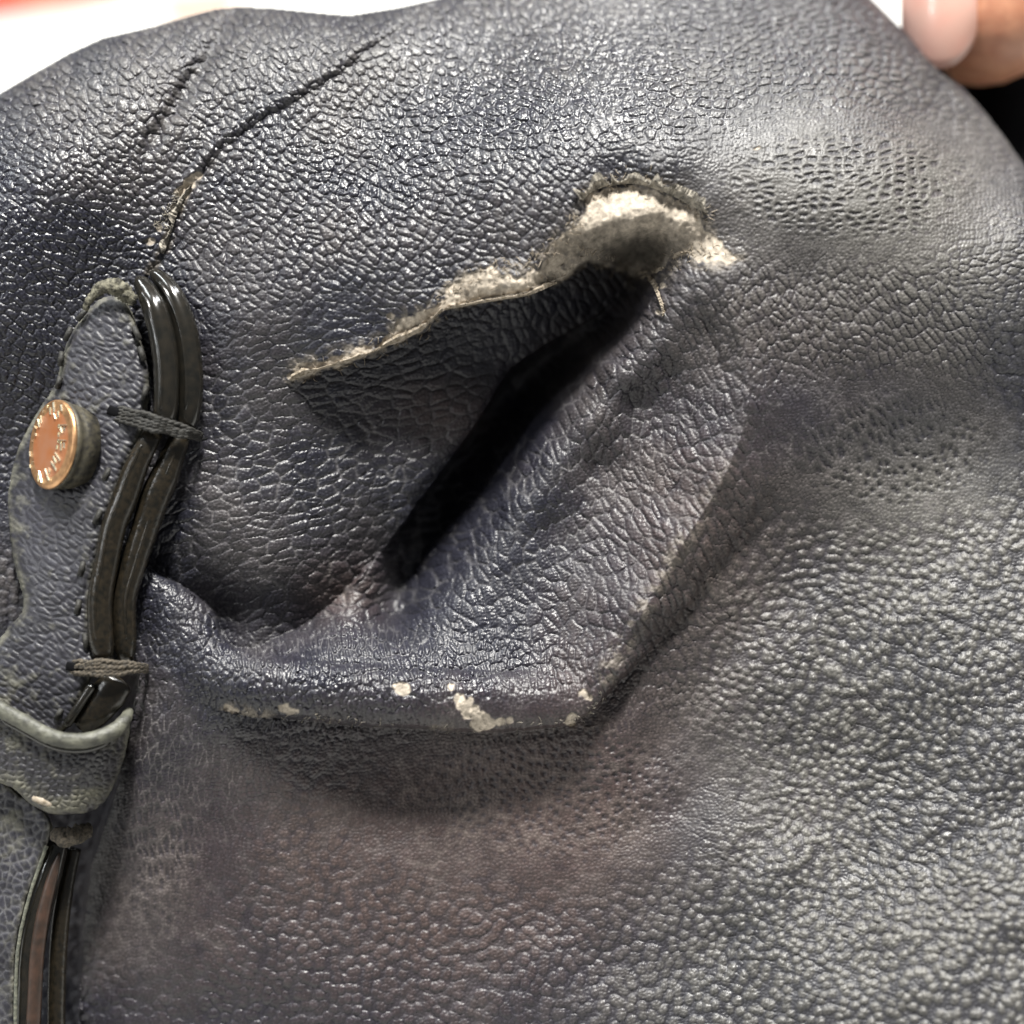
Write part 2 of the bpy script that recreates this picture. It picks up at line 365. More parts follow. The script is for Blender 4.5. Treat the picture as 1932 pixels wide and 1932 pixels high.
TORN = [  # outline of the exposed suede along the tear
 [(545, 712), (560, 690), (620, 672), (700, 652), (735, 636), (760, 600), (800, 586), (830, 560), (850, 540), (885, 512), (930, 504), (965, 512), (990, 520), (1020, 490), (1048, 455), (1080, 425), (1102, 395), (1108, 365),
  (1150, 350), (1210, 350), (1260, 362), (1300, 384), (1325, 402), (1338, 440), (1370, 468), (1392, 488), (1350, 497), (1318, 494), (1300, 474), (1275, 488), (1255, 512), (1215, 516), (1190, 528), (1160, 508), (1110, 500), (1060, 530), (1000, 556),
  (900, 572), (850, 584), (825, 606), (790, 632), (740, 654), (650, 688), (600, 702), (550, 722)]]
CHIPS = [((757, 1299), 15), ((762, 1306), 10), ((868, 1318), 13), ((878, 1330), 17), ((890, 1343), 19), ((906, 1354), 18), ((922, 1366), 13), ((900, 1370), 12), ((945, 1362), 9), ((962, 1360), 6), ((535, 1336), 9), ((550, 1342), 8),
         ((1078, 1352), 10), ((1076, 1362), 8), ((1100, 1306), 9), ((1112, 1316), 6), ((432, 1335), 8), ((446, 1341), 7), ((850, 1295), 6), ((1430, 280), 5),
         ((345, 362), 14), ((332, 392), 10), ((358, 345), 11), ((372, 332), 8), ((300, 430), 7), ((283, 455), 6), ((735, 598), 8), ((1250, 540), 6), ((1243, 590), 5)]

def blob(x, y, cx, cy, rx, ry=None, p=1.0):
    ry = ry or rx
    return np.exp(-(((x - cx) / rx) ** 2 + ((y - cy) / ry) ** 2) * p)

def grain(X, Y):
    """leather grain: returns (relief -1..1, network mask 0..1, fine relief)"""
    wx = X + 10 * fbm(X + 0.4 * Y, Y - 0.4 * X, 66, 1, 2) + 40 * vnoise(X, Y, 210, 4); wy = Y + 10 * fbm(X - 0.5 * Y, Y + 0.5 * X, 66, 2, 2) + 40 * vnoise(X, Y, 210, 5)
    def field(ang, sx, sy, seed):
        a = math.radians(ang); c, s = math.cos(a), math.sin(a)
        p = (wx * c + wy * s) / sx; q = (-wx * s + wy * c) / sy
        f1, f2, i = worley(p, q, 0.86, seed)
        if seed == 1: return np.clip(0.60 - f1, 0, 1) * 1.15, i          # separate round pebbles
        return f2 - f1, i
    # weights of the different stretches of the hide
    W = []
    W.append(0.10 + 0 * X + 1.0 * sstep(1250, 1500, X) * sstep(850, 1000, Y))                      # round pebbles
    W.append(1.2 * blob(X, Y, 1600, 250, 420, 230))                                               # flattened, upper right
    W.append(1.3 * blob(X, Y, 1230, 850, 260, 300) + 0.8 * blob(X, Y, 950, 1130, 120, 120))         # right wall
    W.append(1.3 * blob(X, Y, 600, 900, 300, 280))                                                # left wall
    W.append(1.5 * blob(X, Y, 750, 1310, 420, 62) + 1.3 * blob(X, Y, 820, 1225, 260, 50) + 0.9 * blob(X, Y, 350, 1200, 90, 90))            # lip
    W.append(1.1 * blob(X, Y, 700, 300, 480, 260) + 1.1 * blob(X, Y, 50, 400, 350, 400))            # upper left
    W.append(1.2 * blob(X, Y, 1520, 600, 230, 170))
    W.append(1.2 * blob(X, Y, 330, 1400, 120, 170))                                               # beside the strap
    prm = [(20, 20, 18, 1), (-3, 24, 13, 2), (62, 35, 19, 3), (-14, 35, 21, 4), (80, 24, 12, 5), (38, 24, 15, 6), (60, 30, 15, 7), (82, 34, 12, 8)]
    W = [np.maximum(w, 1e-4) ** 4 for w in W]; tot = sum(W)
    e = 0; cid = 0
    for w, (a, sx, sy, sd) in zip(W, prm):
        ee, ii = field(a, sx, sy, sd); e = e + w / tot * ee; cid = cid + w / tot * ii
    f1, f2, _ = worley(wx / 7.5, wy / 6.5, 0.9, 9)
    fine = sstep(0.0, 0.5, f2 - f1)
    return e, cid, fine

def neg_zone(X, Y):
    return np.clip(blob(X, Y, 1600, 350, 330, 150) + blob(X, Y, 1050, 1490, 360, 180) + blob(X, Y, 1680, 850, 260, 150) + 0.8 * blob(X, Y, 300, 1600, 160, 250), 0, 1)

def leather_colors(X, Y, e, cid, fine, zone=None):
    n1 = fbm(X, Y, 220, 3, 4); n2 = fbm(X, Y, 30, 5, 3)
    net = 1 - sstep(0.02, 0.24, e)
    # how far the raised network is rubbed pale
    pit = np.clip(1.15 * blob(X, Y, 620, 980, 300, 260) + 0.62 * blob(X, Y, 1180, 880, 300, 360) + 0.8 * blob(X, Y, 1000, 1480, 330, 190) + 0.85 * blob(X, Y, 320, 1420, 150, 230)
                  + 0.5 * blob(X, Y, 1600, 850, 260, 160) + 0.3 * blob(X, Y, 500, 1800, 400, 300) + 0.5 * blob(X, Y, 350, 560, 120, 200), 0, 1)
    pit = np.clip(pit + 0.5 * n1 * (pit > 0.05), 0, 1)
    brown = np.clip(1.0 * blob(X, Y, 760, 1600, 430, 230) + 0.7 * blob(X, Y, 1120, 1500, 300, 300) + 0.7 * blob(X, Y, 830, 770, 130, 80) + 0.8 * blob(X, Y, 650, 1110, 90, 60) + 0.6 * blob(X, Y, 1450, 1000, 250, 200)
                    + 0.5 * blob(X, Y, 1750, 330, 180, 160) + 0.45 * blob(X, Y, 600, 1850, 420, 200) + 0.5 * blob(X, Y, 1600, 570, 230, 150) + 0.35 * blob(X, Y, 1300, 1000, 160, 300) + n1 * 0.5, 0, 1)
    faded = np.clip(sstep(1100, 1600, X + 0.35 * (Y - 1400)) * sstep(700, 1000, Y) * 0.9 + 0.25 * sstep(420, 120, Y) + 0.5 * blob(X, Y, 1600, 300, 350, 200) + 0.75 * blob(X, Y, 1780, 520, 320, 190) + n1 * 0.4, 0, 1)
    navy = np.array([0.018, 0.0183, 0.027]); brn = np.array([0.066, 0.046, 0.043]); fad = np.array([0.122, 0.117, 0.107])
    up = sstep(0.04, 0.42, e); ng = sstep(0.12, 0.88, neg_zone(X, Y) + 0.25 * n2); up = up * (1 - ng) + (1 - sstep(0.26, 0.56, e)) * ng
    C = navy + (brn - navy) * (brown * (0.45 + 0.55 * up))[..., None]
    C = C + (fad - C) * (faded * (0.22 + 0.78 * up))[..., None]
    pale = np.array([0.13, 0.126, 0.132]); paleb = np.array([0.13, 0.104, 0.094])
    P = pale + (paleb - pale) * brown[..., None]
    C = C + (P - C) * (pit * net * (0.5 + 1.1 * n2))[..., None].clip(0, 0.9)
    C = C * (0.85 + 0.35 * cid[..., None])
    C = C * (1 - 0.30 * (1 - fine)[..., None])
    gl = 0.43 - 0.14 * np.clip(blob(X, Y, 620, 300, 420, 170) + blob(X, Y, 60, 380, 260, 170) + blob(X, Y, 1050, 150, 260, 130) + 1.1 * blob(X, Y, 780, 1290, 400, 40), 0, 1) + 0.14 * n2 + 0.12 * brown + 0.11 * faded - 0.05 * cid
    return C, np.clip(gl, 0.17, 0.9), pit, net

def axis(lo, hi, dlo, dhi, step):
    mid = np.arange(dlo, dhi, step)
    def out(a, b):
        r = []; s = step; p = a; sg = 1 if b > a else -1
        while (b - p) * sg > 0:
            s *= 1.10; p += sg * min(s, 60); r.append(p)
        return np.array(r)
    return np.concatenate([out(mid[0], lo)[::-1], mid, out(mid[-1], hi)])

def build_body(bag):
    xs = axis(-560, 2430, -14, 1946, 1.95); ys = axis(-150, 2950, -14, 1946, 1.95)
    X, Y = np.meshgrid(xs.astype(np.float32), ys.astype(np.float32))
    sil = sdist(X, Y, SIL)
    keep = sil > 0
    jag = 2.5 * fbm(X, Y, 16, 4, 3)
    hR = coarse(F_R, X, Y); hL = coarse(F_L, X, Y); hA = coarse(F_A, X, Y); hS = coarse(F_S, X, Y)
    # broad undulations of soft leather
    und = 20 * fbm(X, Y, 190, 6, 2)
    hA = hA + und * sstep(1420, 1600, Y) * 0.9 + 22 * fbm(X * 0.8 + Y * 0.6, Y * 0.5 - X * 0.3, 110, 8, 2) * sstep(1000, 1300, X) * sstep(900, 1100, Y)
    # lip and ridge, rolled edges
    sd = sdist(X, Y, BELOW)                                  # > 0 below the lip
    _, par = seg_dist(X, Y, LIP)
    xr = X
    wl = sstep(400, 520, xr) * (1 - sstep(1150, 1420, xr))
    rr = 30 * (1 - 0.4 * sstep(1080, 1200, xr))
    hR = hR - roll(np.maximum(-sd, 0) + 0.5, rr) * wl * (sd < 2)
    # left shoulder of the lip, where it turns in front of the left wall
    sl = sdist(X, Y, LWALL)
    dsh, _ = seg_dist(X, Y, LWALL[:8])
    hR = hR - roll(dsh, 26) * (sl < 0) * sstep(240, 300, X)
    # the roll itself, a soft tube along the lip
    dl, pl = seg_dist(X, Y, catmull([(400, 1262), (450, 1288), (540, 1302), (660, 1312), (800, 1322), (950, 1328), (1060, 1326), (1110, 1312)], 4))
    tubeh = -34 + 64 * np.sqrt(np.clip(1 - (dl / 62) ** 2, 0, 1)) - 34 * (1 - np.clip(np.sin(np.pi * pl), 0, 1) ** 0.3)
    kk = 9.0
    tm = np.logaddexp(hR / kk, np.where(dl < 61.5, tubeh, -900) / kk) * kk
    hR = np.where(dl < 61.5, tm, hR)
    dr, pr = seg_dist(X, Y, catmull([(1330, 470), (1390, 620), (1412, 760), (1365, 900), (1292, 1020), (1212, 1155), (1140, 1275)], 5))
    hR = hR + 15 * np.exp(-dr / 22) * np.clip(np.sin(np.pi * pr), 0, 1) ** 0.5
    wrk = 3.4 * vnoise(X * 1.0 + 0.1 * Y, Y * 0.25, 17, 3) * blob(X, Y, 760, 1290, 420, 60)
    hR = hR + wrk
    # left wall over the pocket
    edge = sl + jag * 1.2
    hR = np.maximum(hR, -480)
    mL = sstep(-2.2, 2.2, edge)
    dsl, _ = seg_dist(X, Y, LWALL[12:17])
    hL = hL - roll(dsl + 1, 34) * (sl > 0)
    h = hR * (1 - mL) + hL * mL
    wA = 2.5 + 60 * sstep(1230, 1560, X)
    mA = sstep(-1, 1, (sd + jag * 0.8) / wA)
    h = h * (1 - mA) + hA * mA
    # side panel left of the seam
    ss = sdist(X, Y, SIDE); mS = sstep(-9, 9, ss)
    dcr, pc = seg_dist(X, Y, CREASE)
    hS = hS - 17 * np.exp(-(dcr / 17) ** 2) * (1 - sstep(0.75, 1.0, pc))
    h = h * (1 - mS) + hS * mS
    dse, ps = seg_dist(X, Y, SEAM)
    h = h - 2 * np.exp(-(dse / 9) ** 2) + 7 * np.exp(-((dse - 16) / 13) ** 2) * (ss > 0) * sstep(420, 330, Y)
    # drop into the gap beside the strap
    lc = sdist(X, Y, LEFTCUT + [(3300, 3300), (3300, 1000)])
    low = (Y > 1290)
    hcut = -330.0
    rl = roll(np.maximum(lc, 0) + 0.5, 60)
    mC = sstep(-2, 3, lc)
    hh = (h - rl) * mC + hcut * (1 - mC)
    wy = sstep(1260, 1340, Y)
    h = np.where(low | (wy > 0), h * (1 - wy) + hh * wy, h)
    # stretch folds
    for pts, dep, wd in ((((1270, 500), (1330, 600), (1370, 720), (1390, 800)), 5, 7), (((1330, 660), (1420, 740), (1450, 800)), 4, 6), (((1230, 640), (1290, 760), (1340, 900)), 4, 6),
                        (((1120, 860), (1200, 960), (1260, 1060)), 3.5, 7), (((1060, 1230), (1075, 1260), (1100, 1290)), 6, 5), (((1040, 1250), (1060, 1300), (1070, 1340)), 5, 4)):
        d, p = seg_dist(X, Y, catmull(pts, 4)); h = h - dep * np.exp(-(d / wd) ** 2) * np.sin(np.pi * np.clip(p, 0.05, 0.95))
    # outline
    h = h - roll(np.maximum(sil, 0) + 0.3, 85) * sstep(900, 400, Y) - roll(np.maximum(sil, 0) + 0.3, 300) * sstep(500, 900, Y)
    # grain
    e, cid, fine = grain(X, Y)
    C, gl, pit, net = leather_colors(X, Y, e, cid, fine)
    rnd = sstep(1150, 1450, X) * sstep(800, 1050, Y)
    dome = (0.6 - 0.5 * rnd) * sstep(0.0, 0.24, e) + (0.4 + 0.5 * rnd) * sstep(0.02, 0.75, e)
    neg = neg_zone(X, Y)
    ngs = sstep(0.12, 0.88, neg); dome = dome * (1 - ngs) + sstep(0.16, 0.6, e) * ngs
    sgn = 1.0 - 1.9 * ngs
    amp = 3.6 * (1 + 0.30 * blob(X, Y, 600, 350, 500, 250) + 0.35 * rnd + 0.45 * blob(X, Y, 720, 1300, 420, 60)) * (0.8 + 0.4 * cid)
    calm = np.clip(blob(X, Y, 850, 1580, 260, 120) * 0.7 + 0.5 * blob(X, Y, 560, 1530, 120, 120), 0, 0.85)
    def ridges(ang, sx, sy, seed):
        a = math.radians(ang); c, s_ = math.cos(a), math.sin(a)
        q = fbm((X * c + Y * s_) / sx, (-X * s_ + Y * c) / sy, 1.0, seed, 3)
        return np.exp(-(q / 0.045) ** 2)
    wk = ridges(62, 90, 24, 3) * blob(X, Y, 1230, 850, 240, 330) + ridges(-12, 90, 22, 5) * blob(X, Y, 600, 930, 280, 230) + ridges(38, 80, 22, 7) * (0.7 * blob(X, Y, 750, 320, 500, 230) + 0.8 * blob(X, Y, 80, 350, 300, 300)) \
        + ridges(120, 70, 20, 4) * blob(X, Y, 1520, 620, 220, 150) + 0.7 * ridges(20, 100, 30, 6) * sstep(1150, 1400, X) * sstep(950, 1150, Y)
    rel = amp * (1 - calm) * sgn * (dome - 0.5) + 0.8 * (cid - 0.5) * dome + 1.5 * (fine - 0.5) + 1.2 * fbm(X, Y, 26, 7, 2) - 2.6 * wk
    # suede
    torn = np.full(X.shape, -1e3)
    for poly in TORN: torn = np.maximum(torn, sdist(X, Y, poly))
    tn = 15 * fbm(X, Y, 24, 2, 4)
    sm = sstep(-2, 3, torn + tn - 1)
    hold = sstep(0.16, 0.3, fbm(X + 300, Y, 26, 5, 2)) * blob(X, Y, 1000, 500, 110, 50)             # islands of finish left on it
    sm = sm * (1 - 0.95 * hold)
    sm = sm * (1 - mL * sstep(4, 12, sl))                                                        # not on the wall behind
    for (cx, cy), r in CHIPS:
        dd = np.hypot((X - cx), (Y - cy) * 1.25)
        sm = np.maximum(sm, sstep(2, -2, dd - r + 9 * fbm(X, Y, 12, 6, 2)))
    sn = fbm(X, Y, 9, 1, 3); sn2 = fbm(X, Y, 60, 9, 2)
    su = np.array([0.35, 0.305, 0.25]) * (1 + 0.7 * sn + 0.6 * sn2)[..., None]
    grime_shade = np.clip(blob(X, Y, 1205, 474, 115, 42) * 1.05 + 0.8 * sn2 * blob(X, Y, 1200, 430, 120, 60), 0, 1)                                   # dirt plus painted shade, darkening the lower part of the cup
    su = su * (1 - grime_shade * 0.8)[..., None]
    # scuffed finish next to the tear and along the handled edges
    dlip, plip = seg_dist(X, Y, LIP[2:18])
    scf = 0.75 * sstep(26, 0, -torn) + 0.9 * sstep(24, 2, dlip) * (sd < 4) * sstep(1180, 1120, X) * sstep(-0.1, 0.25, fbm(X, Y, 70, 4, 2)) + 0.55 * sstep(30, 4, dr) * sstep(0.3, 0.8, pr) + 0.6 * sstep(16, 2, dse) * sstep(280, 380, Y) * (Y < 520)
    scf = np.clip(scf * sstep(-0.15, 0.35, fbm(X, Y, 13, 8, 3) + 0.25 * net), 0, 0.8) * (1 - mL * sstep(4, 12, sl))
    C = C + (np.array([0.20, 0.175, 0.145]) - C) * scf[..., None]
    gl = gl + 0.3 * scf
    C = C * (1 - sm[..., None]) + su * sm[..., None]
    gl = gl * (1 - sm) + 0.95 * sm
    rel = rel * (1 - sm) + (3.0 * sn - 2.0) * sm
    gy_, gx_ = np.gradient(h, ys, xs); g_ = np.hypot(gx_, gy_)
    rel = rel * (1 + (np.sqrt(1 + np.minimum(g_, 2.2) ** 2) - 1) * sstep(3.5, 2.2, g_) * 1.2)       # keep the grain's depth on steep flanks
    h = h + rel * sstep(0, 14, sil)
    # raw cut line at the tear: a paler lip
    V = P3(X, Y, h).reshape(-1, 3)
    ny, nx = X.shape
    idx = np.arange(ny * nx).reshape(ny, nx)
    Q = np.stack([idx[1:, :-1], idx[1:, 1:], idx[:-1, 1:], idx[:-1, :-1]], -1)
    ok = keep[1:, :-1] & keep[1:, 1:] & keep[:-1, 1:] & keep[:-1, :-1]
    side = (ss > 0)[1:, 1:]
    Cf = C.reshape(-1, 3); gf = gl.ravel()
    out = []
    for nm, sel in (('front_panel', ok & ~side), ('side_panel', ok & side)):
        q = Q[sel]; used = np.unique(q); mp = np.full(ny * nx, -1, np.int64); mp[used] = np.arange(len(used))
        o = mesh_np(nm, V[used], mp[q], LEATHER, bag, {'pigment': Cf[used].clip(0, 1), 'gloss': gf[used]})
        out.append(o)
    global SURF
    SURF = (xs, ys, h)
    # back of the bag: a coarse shell that closes the body behind the outline
    xb = np.arange(-560, 2440, 45.0); yb = np.arange(-130, 3000, 45.0)
    XB, YB = np.meshgrid(xb, yb); sb = sdist(XB, YB, SIL)
    hb = surf(np.clip(XB, xs[0], xs[-1]), np.clip(YB, ys[0], ys[-1])) - 25 - 600 * np.sqrt(np.clip(sb, 0, 500) / 500)
    VB = P3(XB, YB, hb).reshape(-1, 3); n2, m2 = XB.shape; ib = np.arange(n2 * m2).reshape(n2, m2); kb = sb > 24
    QB = np.stack([ib[:-1, :-1], ib[:-1, 1:], ib[1:, 1:], ib[1:, :-1]], -1)
    ob = kb[1:, :-1] & kb[1:, 1:] & kb[:-1, 1:] & kb[:-1, :-1]
    q = QB[ob]; used = np.unique(q); mp = np.full(n2 * m2, -1, np.int64); mp[used] = np.arange(len(used))
    mesh_np('back_panel', VB[used], mp[q], LEATHER, bag, {'pigment': np.tile([0.02, 0.021, 0.035], (len(used), 1)), 'gloss': np.full(len(used), 0.45)})
    return out

def surf(x, y):
    xs, ys, h = SURF
    x = np.asarray(x, float); y = np.asarray(y, float)
    i = np.clip(np.searchsorted(xs, x) - 1, 0, len(xs) - 2); j = np.clip(np.searchsorted(ys, y) - 1, 0, len(ys) - 2)
    return h[j, i]

def sheet(name, poly, ctl, bag, edge_r, skirt, tone=(1, 1, 1), seed=0, step=2.0, ang=30, cell=(22, 15), amp=2.2, dusty=None, net_w=0.5, parent=None):
    """a small piece of leather cut to an outline, with rolled edges and thickness"""
    poly = catmull(poly, 5, True)
    x0, y0 = poly.min(0) - 4; x1, y1 = poly.max(0) + 4
    X, Y = np.meshgrid(np.arange(x0, x1, step), np.arange(y0, y1, step))
    sd = sdist(X, Y, poly) + 2.0 * fbm(X, Y, 14, seed, 2)
    h = RBF(ctl)(X, Y) - roll(np.maximum(sd, 0) + 0.2, edge_r) - skirt * sstep(3.0, 0.0, sd)
    a = math.radians(ang); c, s = math.cos(a), math.sin(a)
    wx = X + 8 * fbm(X, Y, 50, seed, 2); wy = Y + 8 * fbm(X, Y, 50, seed + 1, 2)
    f1, f2, cid = worley((wx * c + wy * s) / cell[0], (-wx * s + wy * c) / cell[1], 0.85, seed)
    e = f2 - f1; net = 1 - sstep(0.03, 0.3, e)
    n1 = fbm(X, Y, 90, seed + 2, 3); n2 = fbm(X, Y, 14, seed + 3, 3)
    navy = np.array([0.019, 0.0187, 0.025]) * np.array(tone)
    C = navy * (0.8 + 0.4 * cid[..., None]) * (1 + 0.5 * n1[..., None])
    C = C + (np.array([0.12, 0.118, 0.125]) - C) * np.clip(net * net_w * (1 + n1), 0, 0.9)[..., None]
    rub = sstep(16, 2, sd) * np.clip(0.65 + 1.2 * n2, 0, 1)
    if dusty is not None: rub = np.maximum(rub, np.clip(dusty(X, Y) + 0.9 * n2, 0, 1))
    C = C + (np.array([0.15, 0.145, 0.11]) - C) * rub[..., None] * 0.75
    h = h + amp * (sstep(0, 0.5, e) - 0.5) * 0.8 + 1.8 * n2 + 3.0 * n1
    gl = np.clip(0.48 + 0.3 * rub + 0.1 * n2, 0.2, 0.95)
    V = P3(X, Y, h).reshape(-1, 3); ny, nx = X.shape; idx = np.arange(ny * nx).reshape(ny, nx)
    Q = np.stack([idx[1:, :-1], idx[1:, 1:], idx[:-1, 1:], idx[:-1, :-1]], -1); k = sd > -1
    ok = k[1:, :-1] & k[1:, 1:] & k[:-1, 1:] & k[:-1, :-1]
    q = Q[ok]; used = np.unique(q); mp = np.full(ny * nx, -1, np.int64); mp[used] = np.arange(len(used))
    return mesh_np(name, V[used], mp[q], LEATHER, parent or bag, {'pigment': C.reshape(-1, 3)[used].clip(0, 1), 'gloss': gl.ravel()[used]})

bag = empty('leather_bag', BASE, 'worn navy leather bag with torn folded corner and copper rivet on its strap tab', 'bag')
build_body(bag)

# ------------------------------------------------------------------ frayed finish round the tear
def fray(name, pts, width, lift, mat, seed, step=3.0, base_in=3, thick=3.0):
    """a ragged strip of torn grain layer curling up along a line"""
    r = np.random.default_rng(seed)
    c = catmull(pts, 12); t = np.gradient(c, axis=0); t /= np.linalg.norm(t, axis=1)[:, None]
    nrm = np.column_stack([t[:, 1], -t[:, 0]])                 # picture up for left-to-right lines
    n = len(c); s = np.linspace(0, 1, n)
    w = width * (0.22 + 0.75 * sstep(-0.12, 0.22, vnoise(s * 400 + seed * 50, s * 0, 75, seed)) + 0.35 * fbm(s * 400 + seed * 30, s * 0, 45, seed + 1, 2)) * np.clip(np.minimum(s, 1 - s) * 9, 0.08, 1)
    w = w + r.normal(0, width * 0.03, n)
    hb = surf(c[:, 0] + nrm[:, 0] * 6, c[:, 1] + nrm[:, 1] * 6) + 1
    j = r.normal(0, 0.4, (n, 2))
    A = P3(c[:, 0] - nrm[:, 0] * base_in, c[:, 1] - nrm[:, 1] * base_in, hb + thick * 0.3)
    m = c + nrm * (w * 0.5)[:, None] + j
    B = P3(m[:, 0], m[:, 1], hb + lift * 0.75 + thick + r.normal(0, 1.0, n))
    m2 = c + nrm * w[:, None] + j
    D = P3(m2[:, 0], m2[:, 1], hb + lift + r.normal(0, 1.6, n))
    E = P3(m[:, 0], m[:, 1], hb + lift * 0.45 - thick)
    F = P3(c[:, 0] + nrm[:, 0] * 2, c[:, 1] + nrm[:, 1] * 2, hb - 6)
    V = np.stack([A, B, D, E, F], 1).reshape(-1, 3); q = []
    for i in range(n - 1):
        for k in range(5):
            a, b = i * 5 + k, i * 5 + (k + 1) % 5
            q.append((a, a + 5, b + 5, b))
    return poly_obj(name, V, q, mat, bag, smooth=False)

fray('frayed_edge', [(1098, 378), (1112, 362), (1128, 354), (1150, 346)], 26, 16, M_FRAY, 11)
fray('frayed_edge', [(1152, 348), (1178, 344), (1205, 345), (1228, 350)], 20, 12, M_FRAY, 12)
fray('frayed_edge', [(1222, 350), (1250, 358), (1280, 372), (1305, 386), (1335, 400)], 24, 18, M_FRAY, 13)
fray('frayed_edge', [(306, 478), (318, 445), (330, 408), (345, 372), (360, 350)], 13, 7, M_FRAY, 19)
fray('torn_edge', [(546, 716), (580, 702), (640, 684), (690, 668)], 9, 5, M_SUEDE, 14)
fray('torn_edge', [(690, 668), (735, 648), (790, 624), (815, 600), (835, 582)], 10, 6, M_SUEDE, 15)
fray('torn_edge', [(838, 582), (890, 572), (950, 562), (1000, 553), (1050, 532)], 8, 5, M_SUEDE, 16)
fray('torn_edge', [(1200, 526), (1225, 516), (1252, 512), (1272, 492), (1296, 474)], 10, 7, M_SUEDE, 17)
fray('torn_edge', [(1210, 522), (1228, 530), (1240, 552), (1250, 580), (1252, 596)], 8, 5, M_SUEDE, 18)

def fibres(name, lines, n, seed, mat, ln=(8, 22), spread=8):
    r = np.random.default_rng(seed); Vs, Qs = [], []; off = 0
    lines = [catmull(l, 10) for l in lines]
    for i in range(n):
        l = lines[r.integers(len(lines))]; p = l[r.integers(len(l))] + r.normal(0, spread, 2)
        a = r.uniform(0, 2 * np.pi); L = r.uniform(*ln); k = r.normal(0, 0.9)
        t = np.linspace(0, 1, 5); ang = a + k * t
        x = p[0] + np.cumsum(np.cos(ang)) * L / 5; y = p[1] + np.cumsum(np.sin(ang)) * L / 5
        hh = surf(x, y); hh = np.maximum(hh, hh[0] - 14) + 1.2 + r.uniform(0, 5) * t
        v, q = tube_geo(P3(x, y, hh), r.uniform(0.45, 0.9) * UNIT, 4, taper=True)
        Vs.append(v); Qs += [tuple(k2 + off for k2 in f) for f in q]; off += len(v)
    o = poly_obj(name, np.vstack(Vs), Qs, mat, bag); o['kind'] = 'stuff'; return o
fibres('suede_fibres', [[(550, 715), (650, 684), (740, 648), (800, 612), (850, 575), (950, 556), (1050, 520)], [(1100, 470), (1160, 500), (1215, 516), (1270, 490), (1300, 474), (1350, 480)], [(1105, 372), (1150, 346), (1220, 348), (1300, 384), (1335, 404)],
    [(860, 545), (930, 515), (1040, 470), (1090, 420)]], 420, 5, M_SUEDE)
fibres('lip_fibres', [[(440, 1340), (560, 1355), (700, 1368), (900, 1374), (1080, 1358), (1140, 1310)], [(300, 430), (340, 370)]], 160, 6, M_FRAY, (6, 16), 4)

# ------------------------------------------------------------------ strap tab with rivet
TAB_POLY = [(196, 560), (240, 572), (266, 640), (282, 708), (280, 760), (264, 830), (230, 905), (202, 993), (184, 1066), (172, 1131), (172, 1208), (184, 1255), (162, 1302), (124, 1378), (60, 1405), (-40, 1360),
            (-70, 1290), (-25, 1235), (12, 1188), (44, 1143), (28, 1070), (18, 1000), (14, 930), (32, 850), (64, 786), (104, 724), (120, 660), (150, 602)]
ctl_T = [(192, 570, -14), (250, 600, 2), (130, 650, -22), (280, 720, 10), (200, 750, 4), (112, 752, -22), (95, 838, -40), (40, 840, -74), (150, 838, -4), (62, 780, -54), (30, 920, -74), (240, 870, 16), (150, 1000, 12), (24, 1000, -56), (80, 930, -34), (170, 1150, 20), (60, 1130, 0), (150, 1280, 22), (0, 1260, -4), (100, 1360, 8), (-40, 1330, -20)]
tab = sheet('strap_tab', TAB_POLY, ctl_T, bag, 26, 40, seed=21, ang=35, cell=(24, 11), amp=3.0, net_w=0.12,
            dusty=lambda X, Y: 0.75 * blob(X, Y, 0, 1320, 60, 60) + 0.6 * blob(X, Y, 110, 765, 70, 34) + 0.5 * blob(X, Y, 30, 1000, 22, 180) + 0.35 * blob(X, Y, 130, 1260, 40, 24) - 0.25)
RT = RBF(ctl_T)
inner1 = [(258, 522, -30), (275, 548, -14), (293, 586, 6), (308, 645, 14), (314, 708, 18), (312, 775, 18), (304, 812, 10)]
inner2 = [(304, 786, -6), (278, 838, 16), (255, 885, 20), (235, 941, 22), (215, 993, 22), (200, 1066, 24), (189, 1131, 24), (191, 1208, 24), (202, 1262, 16)]
outer1 = [(284, 512, -46), (306, 530, -34), (329, 565, -18), (350, 625, -8), (360, 708, -4), (358, 775, -6), (350, 814, -12)]
outer2 = [(354, 792, -24), (330, 850, -10), (310, 900, -6), (292, 941, -4), (270, 1009, -2), (252, 1066, 0), (235, 1131, 2), (236, 1208, 2), (238, 1262, -4)]
tube('edge_strip', inner1, [10, 20, 24, 25, 24, 23, 19], M_EDGE, tab, n=16, flat=0.85, sm=8, taper=True)
tube('edge_strip', outer1, [10, 17, 22, 24, 24, 22, 18], M_EDGE, tab, n=16, flat=0.9, sm=8, taper=True)
tube('edge_strip', inner2, [16, 20, 23, 25, 24, 23, 24, 24, 17], M_EDGE_DUSTY, tab, n=16, flat=0.8, sm=8, taper=True)
tube('edge_strip', outer2, [16, 22, 28, 29, 26, 25, 23, 22, 16], M_EDGE_DUSTY, tab, n=16, flat=0.8, sm=8, taper=True)
# rim lines moulded on the painted edges
for path, dx, r0 in ((inner1, -9, 4.5), (outer1, -8, 5), (inner2, -10, 4), (outer2, 2, 3.5)):
    tube('edge_ridge', [(x + dx, y, h + 18) for x, y, h in path[1:-1]], r0, M_EDGE if path in (inner1, outer1) else M_EDGE_DUSTY, tab, n=8, sm=8, taper=True)
# worn end of the tab
tube('frayed_end', [(160, 585, -6), (176, 556, 4), (200, 540, 8), (226, 545, 8), (244, 562, 2), (250, 575, -4)], [4, 8, 11, 14, 12, 7], M_CRUST, tab, n=14, flat=0.6, rough=1.0, seed=4)
